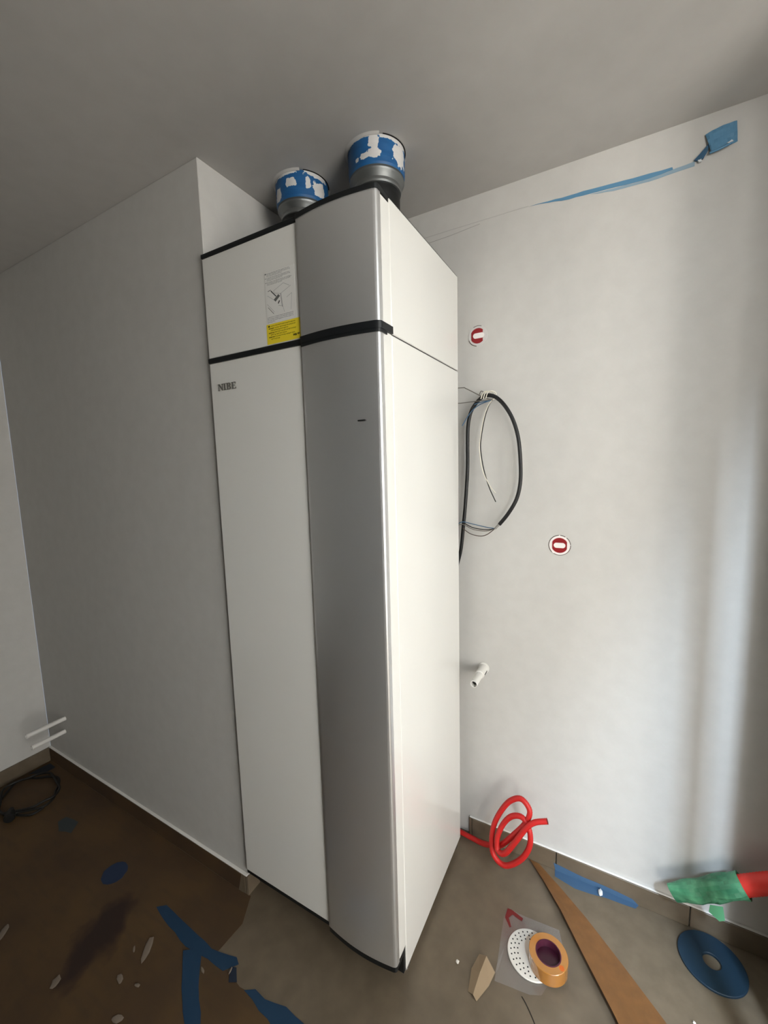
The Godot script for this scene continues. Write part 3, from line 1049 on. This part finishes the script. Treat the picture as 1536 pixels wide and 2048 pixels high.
# ---------------------------------------------------------------- things on the floor
func build_floor_things() -> void:
	var blue := mat(Color(0.065, 0.20, 0.31), 0.6)
	# brown floor covering paper on the left
	var st := begin()
	var outline := P2([FAR + 0.012, 0.0, -0.035, 0.0, 0.0066, -0.004, 0.0500, 0.073, 0.0430, 0.1766, 0.177, 0.1965, 0.3869, 0.1742, 0.50, 0.50, 0.55, 2.30, FAR + 0.012, 2.30])
	floor_sheet(st, outline, 0.0003, 0.0012, Vector2(2.4, 2.4))
	var pm := mat(Color.WHITE, 0.75)
	pm.albedo_texture = ImageTexture.create_from_image(paper_print())
	pm.texture_repeat = true
	pm.uv1_offset = Vector3(0.65, 0.01, 0)
	var o := obj("floor_paper", st, pm)
	st = begin()
	plate(st, ragged(P2([FAR + 0.012, 0.0016, -0.050, 0.0016, -0.032, 0.071, -0.3, 0.072, -0.9, 0.071, FAR + 0.012, 0.072]), 0.08, 0.0008), Vector3(0, 0, FRONT + 0.0106), XH, YH, ZH, 0.0008, Vector2(2.4, 2.4))
	obj("upturned_edge", st, pm, o)
	tag(o, "dirty brown protective floor paper covering the floor at left", "floor paper")

	# grey brown paper on the right, its edge a curled orange brown strip
	st = begin()
	floor_sheet(st, P2([0.868, -0.604, 1.555, -0.604, 1.555, 0.9, 1.50, 0.30, 1.36, 0.02, 1.19, -0.25, 1.00, -0.49]), 0.0003, 0.0010)
	var gp := grainy(Color(0.39, 0.345, 0.28), Color(0.445, 0.395, 0.325), 0.02, 1.5, 0.7, 23)
	o = obj("floor_paper", st, gp)
	tag(o, "grey brown protective floor paper on the floor at right", "floor paper")
	st = begin()
	var l := [[0.857, -0.6030], [0.918, -0.5330], [0.9825, -0.4505], [1.060, -0.342], [1.143, -0.230], [1.30, 0.02], [1.46, 0.30]]
	var r := [[0.893, -0.6030], [0.975, -0.5450], [1.060, -0.480], [1.160, -0.392], [1.262, -0.298], [1.42, -0.08], [1.55, 0.16]]
	for k in l.size() - 1:
		var h0 := 0.004 + 0.018 * minf(1.0, k / 2.0)
		var h1 := 0.004 + 0.018 * minf(1.0, (k + 1) / 2.0)
		var prev0 := Vector3.ZERO
		var prev1 := Vector3.ZERO
		for j in 7:
			var s := j / 6.0
			var hh := pow(1.0 - s, 2.0)
			var a := Vector3(lerpf(l[k][0], r[k][0], s), 0.0018 + h0 * hh, lerpf(l[k][1], r[k][1], s))
			var b := Vector3(lerpf(l[k + 1][0], r[k + 1][0], s), 0.0018 + h1 * hh, lerpf(l[k + 1][1], r[k + 1][1], s))
			if j > 0:
				quad(st, prev0, prev1, b, a, YH)
				var dn := Vector3(0, -0.0006, 0)
				quad(st, prev0 + dn, prev1 + dn, b + dn, a + dn, -YH)
			prev0 = a
			prev1 = b
	var kraft := grainy(Color(0.41, 0.275, 0.14), Color(0.49, 0.33, 0.17), 0.02, 2.0, 0.6, 29)
	o = obj("kraft_paper_strip", st, kraft)
	tag(o, "orange brown kraft paper strip with curled left edge, beside the grey paper", "paper strip")

	# blue tape on the left paper
	tape("wide blue tape strip on the brown paper, upper arm of the fork", P2([-0.262, 0.178, -0.232, 0.160, -0.090, 0.166, 0.020, 0.170, 0.110, 0.150, 0.128, 0.160, 0.100, 0.196, 0.030, 0.196, -0.060, 0.205, -0.160, 0.196]), 0.0016, blue)
	tape("blue tape strip running from the fork towards the camera", P2([-0.058, 0.216, -0.030, 0.200, 0.002, 0.198, 0.040, 0.232, 0.150, 0.310, 0.215, 0.362, 0.180, 0.392, 0.105, 0.328, 0.0, 0.262]), 0.0023, blue)
	tape("blue tape strip ending near the grey floor tiles, nearest the cabinet", P2([0.196, 0.196, 0.222, 0.180, 0.262, 0.180, 0.330, 0.166, 0.400, 0.170, 0.520, 0.190, 0.500, 0.240, 0.390, 0.222, 0.300, 0.212]), 0.0017, blue)
	tape("short dark blue tape scrap with a white smear beside it", P2([0.112, 0.176, 0.132, 0.168, 0.158, 0.192, 0.138, 0.206]), 0.0019, mat(Color(0.09, 0.14, 0.21), 0.55))
	tape("small round blue tape dot on the brown paper", arc_poly(Vector2(-0.522, 0.180), 0.044, 18), 0.0016, mat(Color(0.10, 0.17, 0.28), 0.6))
	tape("faded grey blue tape scrap near the black cable coil", P2([-0.985, 0.140, -0.905, 0.130, -0.870, 0.170, -0.930, 0.190, -0.990, 0.172]), 0.0016, mat(Color(0.17, 0.20, 0.21), 0.6))
	tape("dark blue tape scrap in the far left floor corner", P2([-1.455, 0.012, -1.395, 0.012, -1.400, 0.060, -1.465, 0.105]), 0.0016, mat(Color(0.06, 0.11, 0.16), 0.6))
	# blue tape over the skirting on the right
	st = begin()
	var sk := ragged(P2([0.944, 0.030, 0.990, 0.026, 1.05, 0.020, 1.11, 0.022, 1.195, 0.016, 1.215, 0.0018, 0.950, 0.0018]), 0.03, 0.0012)
	for k in sk.size():
		sk[k].y = maxf(sk[k].y, 0.0018)
	plate(st, sk, Vector3(0, 0, BACK + 0.0104), XH, YH, ZH, 0.0005)
	var t := thing("skirting_tape", "torn blue tape stuck along the right skirting and floor paper", "tape", Vector3(1.08, 0.0018, BACK + 0.0104))
	obj("upright_half", st, mat(Color(0.24, 0.36, 0.48), 0.6), t)
	st = begin()
	floor_sheet(st, ragged(P2([0.948, -0.6045, 0.952, -0.580, 1.02, -0.566, 1.068, -0.571, 1.12, -0.582, 1.205, -0.588, 1.215, -0.6045]), 0.03, 0.0010), 0.0018, 0.0005)
	obj("floor_half", st, mat(Color(0.24, 0.36, 0.48), 0.6), t)
	st = begin()
	lump(st, Vector3(1.0990, 0.0075, -0.588), Vector3(0.008, 0.0055, 0.014), 12)
	o = obj("plaster_crumb", st, mat(Color(0.88, 0.88, 0.87), 0.9))
	tag(o, "white plaster crumb lying on the blue skirting tape", "plaster crumb")

	# white flakes on the left paper
	var chalk := mat(Color(0.46, 0.41, 0.36), 0.9)
	var flakes := [[-0.164, 0.268, 0.040, 0.012, -0.95, "long white plaster flake beside the upper blue tape strip"],
		[-0.641, 0.468, 0.034, 0.011, -0.7, "pale plaster flake at the left picture edge on brown paper"],
		[-0.325, 0.451, 0.018, 0.013, -0.9, "roundish pale plaster flake below the dark stain"],
		[-0.159, 0.355, 0.018, 0.008, -0.4, "pale yellowish plaster flake right of the dark stain"],
		[-0.200, 0.290, 0.012, 0.004, -0.6, "tiny pale flake left of the long white flake"],
		[-0.097, 0.339, 0.010, 0.006, 0.2, "tiny round pale flake between the stain and tape strip"],
		[0.045, 0.2230, 0.012, 0.004, -0.4, "tiny white flake inside the fork of blue tape"],
		[-0.071, 0.4095, 0.020, 0.010, 0.3, "pale flake near the bottom edge left of blue tape"],
		[0.121, 0.1830, 0.010, 0.003, -1.2, "white smear standing against the short tape scrap"]]
	for q in flakes:
		st = begin()
		var y := 0.0016 if q[5].find("smear") < 0 else 0.0020
		lump(st, Vector3(q[0], y + 0.0022, q[1]), Vector3(q[2], 0.0022, q[3]), 10, q[4])
		o = obj("plaster_flake", st, chalk)
		tag(o, q[5], "plaster flake", "plaster flakes on the brown paper")
	# flakes and dots on the tiles
	for q in [[0.722, -0.1624, 0.006, "small white plaster dot on the tiles left of the disc packet"], [1.330, -0.330, 0.004, "tiny white dot on the grey paper before the blue disc"]]:
		st = begin()
		lump(st, Vector3(q[0], 0.003 if q[0] < 1.0 else 0.0040, q[1]), Vector3(q[2], 0.003, q[2]), 10)
		o = obj("plaster_dot", st, mat(Color(0.85, 0.83, 0.8), 0.9))
		tag(o, q[3], "plaster crumb")

	# black cable coil at the far left
	t = thing("cable_coil", "dark cable coil with black plug lying on brown paper, far left", "cable", Vector3(-1.26, 0.0016, 0.15))
	var path := []
	for k in 34:
		var a := TAU * k / 16.0
		var rr := 0.135 + 0.012 * sin(k * 1.7)
		path.append(Vector3(-1.275 + cos(a) * rr * 1.05, 0.007 + 0.0007 * k, 0.165 + sin(a) * rr * 0.78))
	path.append(Vector3(-1.215, 0.022, 0.255))
	st = begin()
	tube(st, smooth(path, 5), 0.0050, 8)
	obj("cord", st, mat(Color(0.05, 0.045, 0.035), 0.6), t)
	st = begin()
	lathe(st, Vector3(-1.225, 0.020, 0.250), Vector3(0.9, 0.0, 0.43).normalized(), P2([0.0, -0.01, 0.010, -0.01, 0.014, 0.01, 0.020, 0.02, 0.020, 0.05, 0.017, 0.054, 0.0, 0.054]), 18)
	obj("plug", st, mat(Color(0.012, 0.014, 0.012), 0.6), t)

	build_packet()
	# blue disc
	t = thing("blue_disc", "flat round blue disc with a small centre hole by the right skirting", "disc", Vector3(1.3985, 0.0013, -0.5185))
	st = begin()
	lathe(st, Vector3(1.3985, 0.0013, -0.5185), YH, P2([0.0225, 0.0, 0.083, 0.0, 0.0845, 0.0015, 0.0845, 0.0065, 0.083, 0.008, 0.024, 0.008, 0.0225, 0.0065, 0.0225, 0.0]), 64)
	obj("disc", st, mat(Color(0.07, 0.18, 0.255), 0.55), t)
	# crumpled paper scrap and a wire offcut on the tiles
	st = begin()
	var pts := [Vector3(0.775, 0.001, -0.215), Vector3(0.800, 0.022, -0.205), Vector3(0.830, 0.002, -0.190), Vector3(0.765, 0.004, -0.165), Vector3(0.793, 0.018, -0.158), Vector3(0.822, 0.002, -0.150), Vector3(0.772, 0.001, -0.110), Vector3(0.788, 0.008, -0.105), Vector3(0.800, 0.001, -0.100)]
	for q in [[0, 1, 4, 3], [1, 2, 5, 4], [3, 4, 7, 6], [4, 5, 8, 7]]:
		for s in [0.0, -0.0006]:
			var dn := Vector3(0, s, 0)
			tri(st, pts[q[0]] + dn, pts[q[1]] + dn, pts[q[2]] + dn, facing(pts[q[0]], pts[q[1]], pts[q[2]]) * (1.0 if s == 0.0 else -1.0))
			tri(st, pts[q[0]] + dn, pts[q[2]] + dn, pts[q[3]] + dn, facing(pts[q[0]], pts[q[2]], pts[q[3]]) * (1.0 if s == 0.0 else -1.0))
	o = obj("paper_scrap", st, mat(Color(0.56, 0.48, 0.38), 0.8))
	tag(o, "crumpled brown paper scrap on the tiles left of the disc packet", "paper scrap")
	st = begin()
	tube(st, smooth([Vector3(0.9110, 0.0014, -0.1705), Vector3(0.926, 0.0014, -0.158), Vector3(0.9473, 0.0014, -0.1344), Vector3(0.985, 0.0014, -0.085)], 6), 0.0013, 6)
	o = obj("wire_offcut", st, mat(Color(0.12, 0.10, 0.08), 0.6))
	tag(o, "thin dark wire offcut on the tiles before the tape roll", "wire")

func facing(a: Vector3, b: Vector3, c: Vector3) -> Vector3:
	var n := (b - a).cross(c - a).normalized()
	return n if n.y > 0.0 else -n

func tape(label: String, pts: PackedVector2Array, y: float, m: Material) -> void:
	var st := begin()
	floor_sheet(st, ragged(pts, 0.03, 0.0022), y, 0.0006)
	var o := obj("blue_tape", st, m)
	tag(o, label, "tape", "pieces of blue tape on the brown paper")

# a small uneven lump
func lump(st: SurfaceTool, c: Vector3, r: Vector3, seg := 12, turn := 0.0) -> void:
	var rows := []
	var rot := Basis(YH, turn)
	var wob := []
	for j in seg:
		wob.append(rng.randf_range(0.72, 1.1))
	for i in 6:
		var p := PI * i / 5 - PI / 2
		var row := []
		for j in seg:
			var a := TAU * j / seg
			var d := Vector3(cos(p) * cos(a) * wob[j], sin(p), cos(p) * sin(a) * wob[j])
			row.append(c + rot * (d * r))
		rows.append(row)
	for i in 5:
		for j in seg:
			var k := (j + 1) % seg
			var mid: Vector3 = (rows[i][j] + rows[i + 1][k]) * 0.5
			quad(st, rows[i][j], rows[i][k], rows[i + 1][k], rows[i + 1][j], mid - c)

func build_packet() -> void:
	# clear bag lying flat on the tiles
	var film := mat(Color(0.82, 0.80, 0.80, 0.055), 0.2)
	film.transparency = BaseMaterial3D.TRANSPARENCY_ALPHA
	film.cull_mode = BaseMaterial3D.CULL_DISABLED
	var bag := thing("plastic_bag", "clear plastic bag with red print under the white disc", "plastic bag", Vector3(0.88, 0.0006, -0.28))
	var st := begin()
	floor_sheet(st, P2([0.8336, -0.170, 0.8180, -0.3560, 0.8240, -0.3900, 0.880, -0.3900, 0.985, -0.4000, 1.010, -0.3300, 0.960, -0.2000, 0.930, -0.1850]), 0.0006, 0.0010)
	obj("film", st, film, bag)
	st = begin()
	var top := []
	for i in 9:
		var s := i / 8.0
		top.append([Vector3(lerpf(0.828, 0.850, s), 0.0018 + 0.005 * sin(s * 9.0) * sin(s * 9.0), lerpf(-0.180, -0.375, s)), Vector3(lerpf(0.838, 0.846, s), 0.004 + 0.004 * sin(s * 7.0 + 1.0), lerpf(-0.200, -0.372, s))])
	for i in 8:
		quad(st, top[i][0], top[i][1], top[i + 1][1], top[i + 1][0], YH)
	obj("fold", st, film, bag)
	st = begin()
	floor_sheet(st, P2([0.8235, -0.3890, 0.8370, -0.3900, 0.8760, -0.3800, 0.8730, -0.3690, 0.8420, -0.3760, 0.8330, -0.3600, 0.8470, -0.3360, 0.8420, -0.3320, 0.8220, -0.3560]), 0.0018, 0.0004)
	obj("red_print", st, mat(Color(0.42, 0.10, 0.09), 0.5), bag)
	# white perforated disc
	var c := Vector3(0.9175, 0.0022, -0.2850)
	var t := thing("perforated_disc", "white perforated disc half hidden under the amber tape roll", "disc", c)
	st = begin()
	lathe(st, c, YH, P2([0.0, 0.0, 0.068, 0.0, 0.070, 0.001, 0.0705, 0.0045, 0.0690, 0.0060, 0.0, 0.0060]), 56)
	obj("disc", st, mat(Color(0.84, 0.82, 0.78), 0.6), t)
	var dark := mat(Color(0.12, 0.11, 0.10), 0.8)
	for k in 3:
		var r: float = [0.060, 0.050, 0.040][k]
		var n: int = [26, 22, 18][k]
		for i in n:
			var a := TAU * i / n + k * 0.13
			var p := Vector3(c.x + cos(a) * r, c.y + 0.0060, c.z + sin(a) * r)
			if Vector2(p.x - 0.967, p.z + 0.279).length() < 0.057:
				continue
			st = begin()
			lathe(st, p, YH, P2([0.0023, 0.0, 0.0021, 0.0003, 0.0, 0.0003]), 10)
			obj("hole", st, dark, t)
	# tape roll
	var o := Vector3(0.967, 0.0084, -0.279)
	t = thing("tape_roll", "amber packing tape roll with purple core lying on the white disc", "tape roll", o)
	var amber := mat(Color(0.66, 0.44, 0.19), 0.16)
	amber.clearcoat_enabled = true
	amber.clearcoat = 1.0
	amber.clearcoat_roughness = 0.08
	st = begin()
	lathe(st, o, YH, P2([0.0365, 0.0, 0.054, 0.0, 0.0552, 0.0012, 0.0552, 0.0408, 0.054, 0.042, 0.0365, 0.042]), 64)
	obj("tape", st, amber, t)
	st = begin()
	lathe(st, o, YH, P2([0.0310, 0.0005, 0.0364, 0.0, 0.0364, 0.0424, 0.0335, 0.0428, 0.0330, 0.0005]), 48)
	obj("core", st, mat(Color(0.30, 0.10, 0.18), 0.5), t)
	st = begin()
	lathe(st, o, YH, P2([0.0335, 0.0, 0.0335, 0.020, 0.0, 0.020]), 48)
	obj("core_cap", st, mat(Color(0.22, 0.05, 0.12), 0.35), t)
	st = begin()
	lathe(st, o + Vector3(0.0395, 0.042, 0.0225), YH, P2([0.0075, 0.0, 0.0073, 0.0004, 0.0, 0.0004]), 20)
	obj("orange_sticker", st, mat(Color(0.78, 0.38, 0.12), 0.4), t)

func paper_print() -> Image:
	var n := 512
	var im := Image.create(n, n, true, Image.FORMAT_RGB8)
	var f := FastNoiseLite.new()
	f.seed = 9
	f.frequency = 0.012
	f.fractal_octaves = 5
	var g := FastNoiseLite.new()
	g.seed = 19
	g.frequency = 0.09
	for x in n:
		for y in n:
			var p := Vector2(x, y) / n * 2.4 - Vector2(1.56, 0.024)
			var c := Color(0.27, 0.195, 0.115).lerp(Color(0.335, 0.245, 0.13), 0.5 + f.get_noise_2d(x, y))
			c = c.lerp(Color(0.25, 0.185, 0.125), clampf(g.get_noise_2d(x * 0.3, y * 1.5) * 0.6, 0, 1))
			# dark spill
			var q := Vector2((p.x + 0.350) * 0.80 - (p.y - 0.315) * 0.45, (p.x + 0.350) * 0.60 + (p.y - 0.315) * 0.80)
			var e := Vector2(q.x / 0.065, q.y / 0.135).length() + f.get_noise_2d(x * 3, y * 3) * 0.6
			c = c.lerp(Color(0.13, 0.065, 0.035), clampf((1.15 - e) * 1.5, 0.0, 0.85))
			im.set_pixel(x, y, c)
	return im
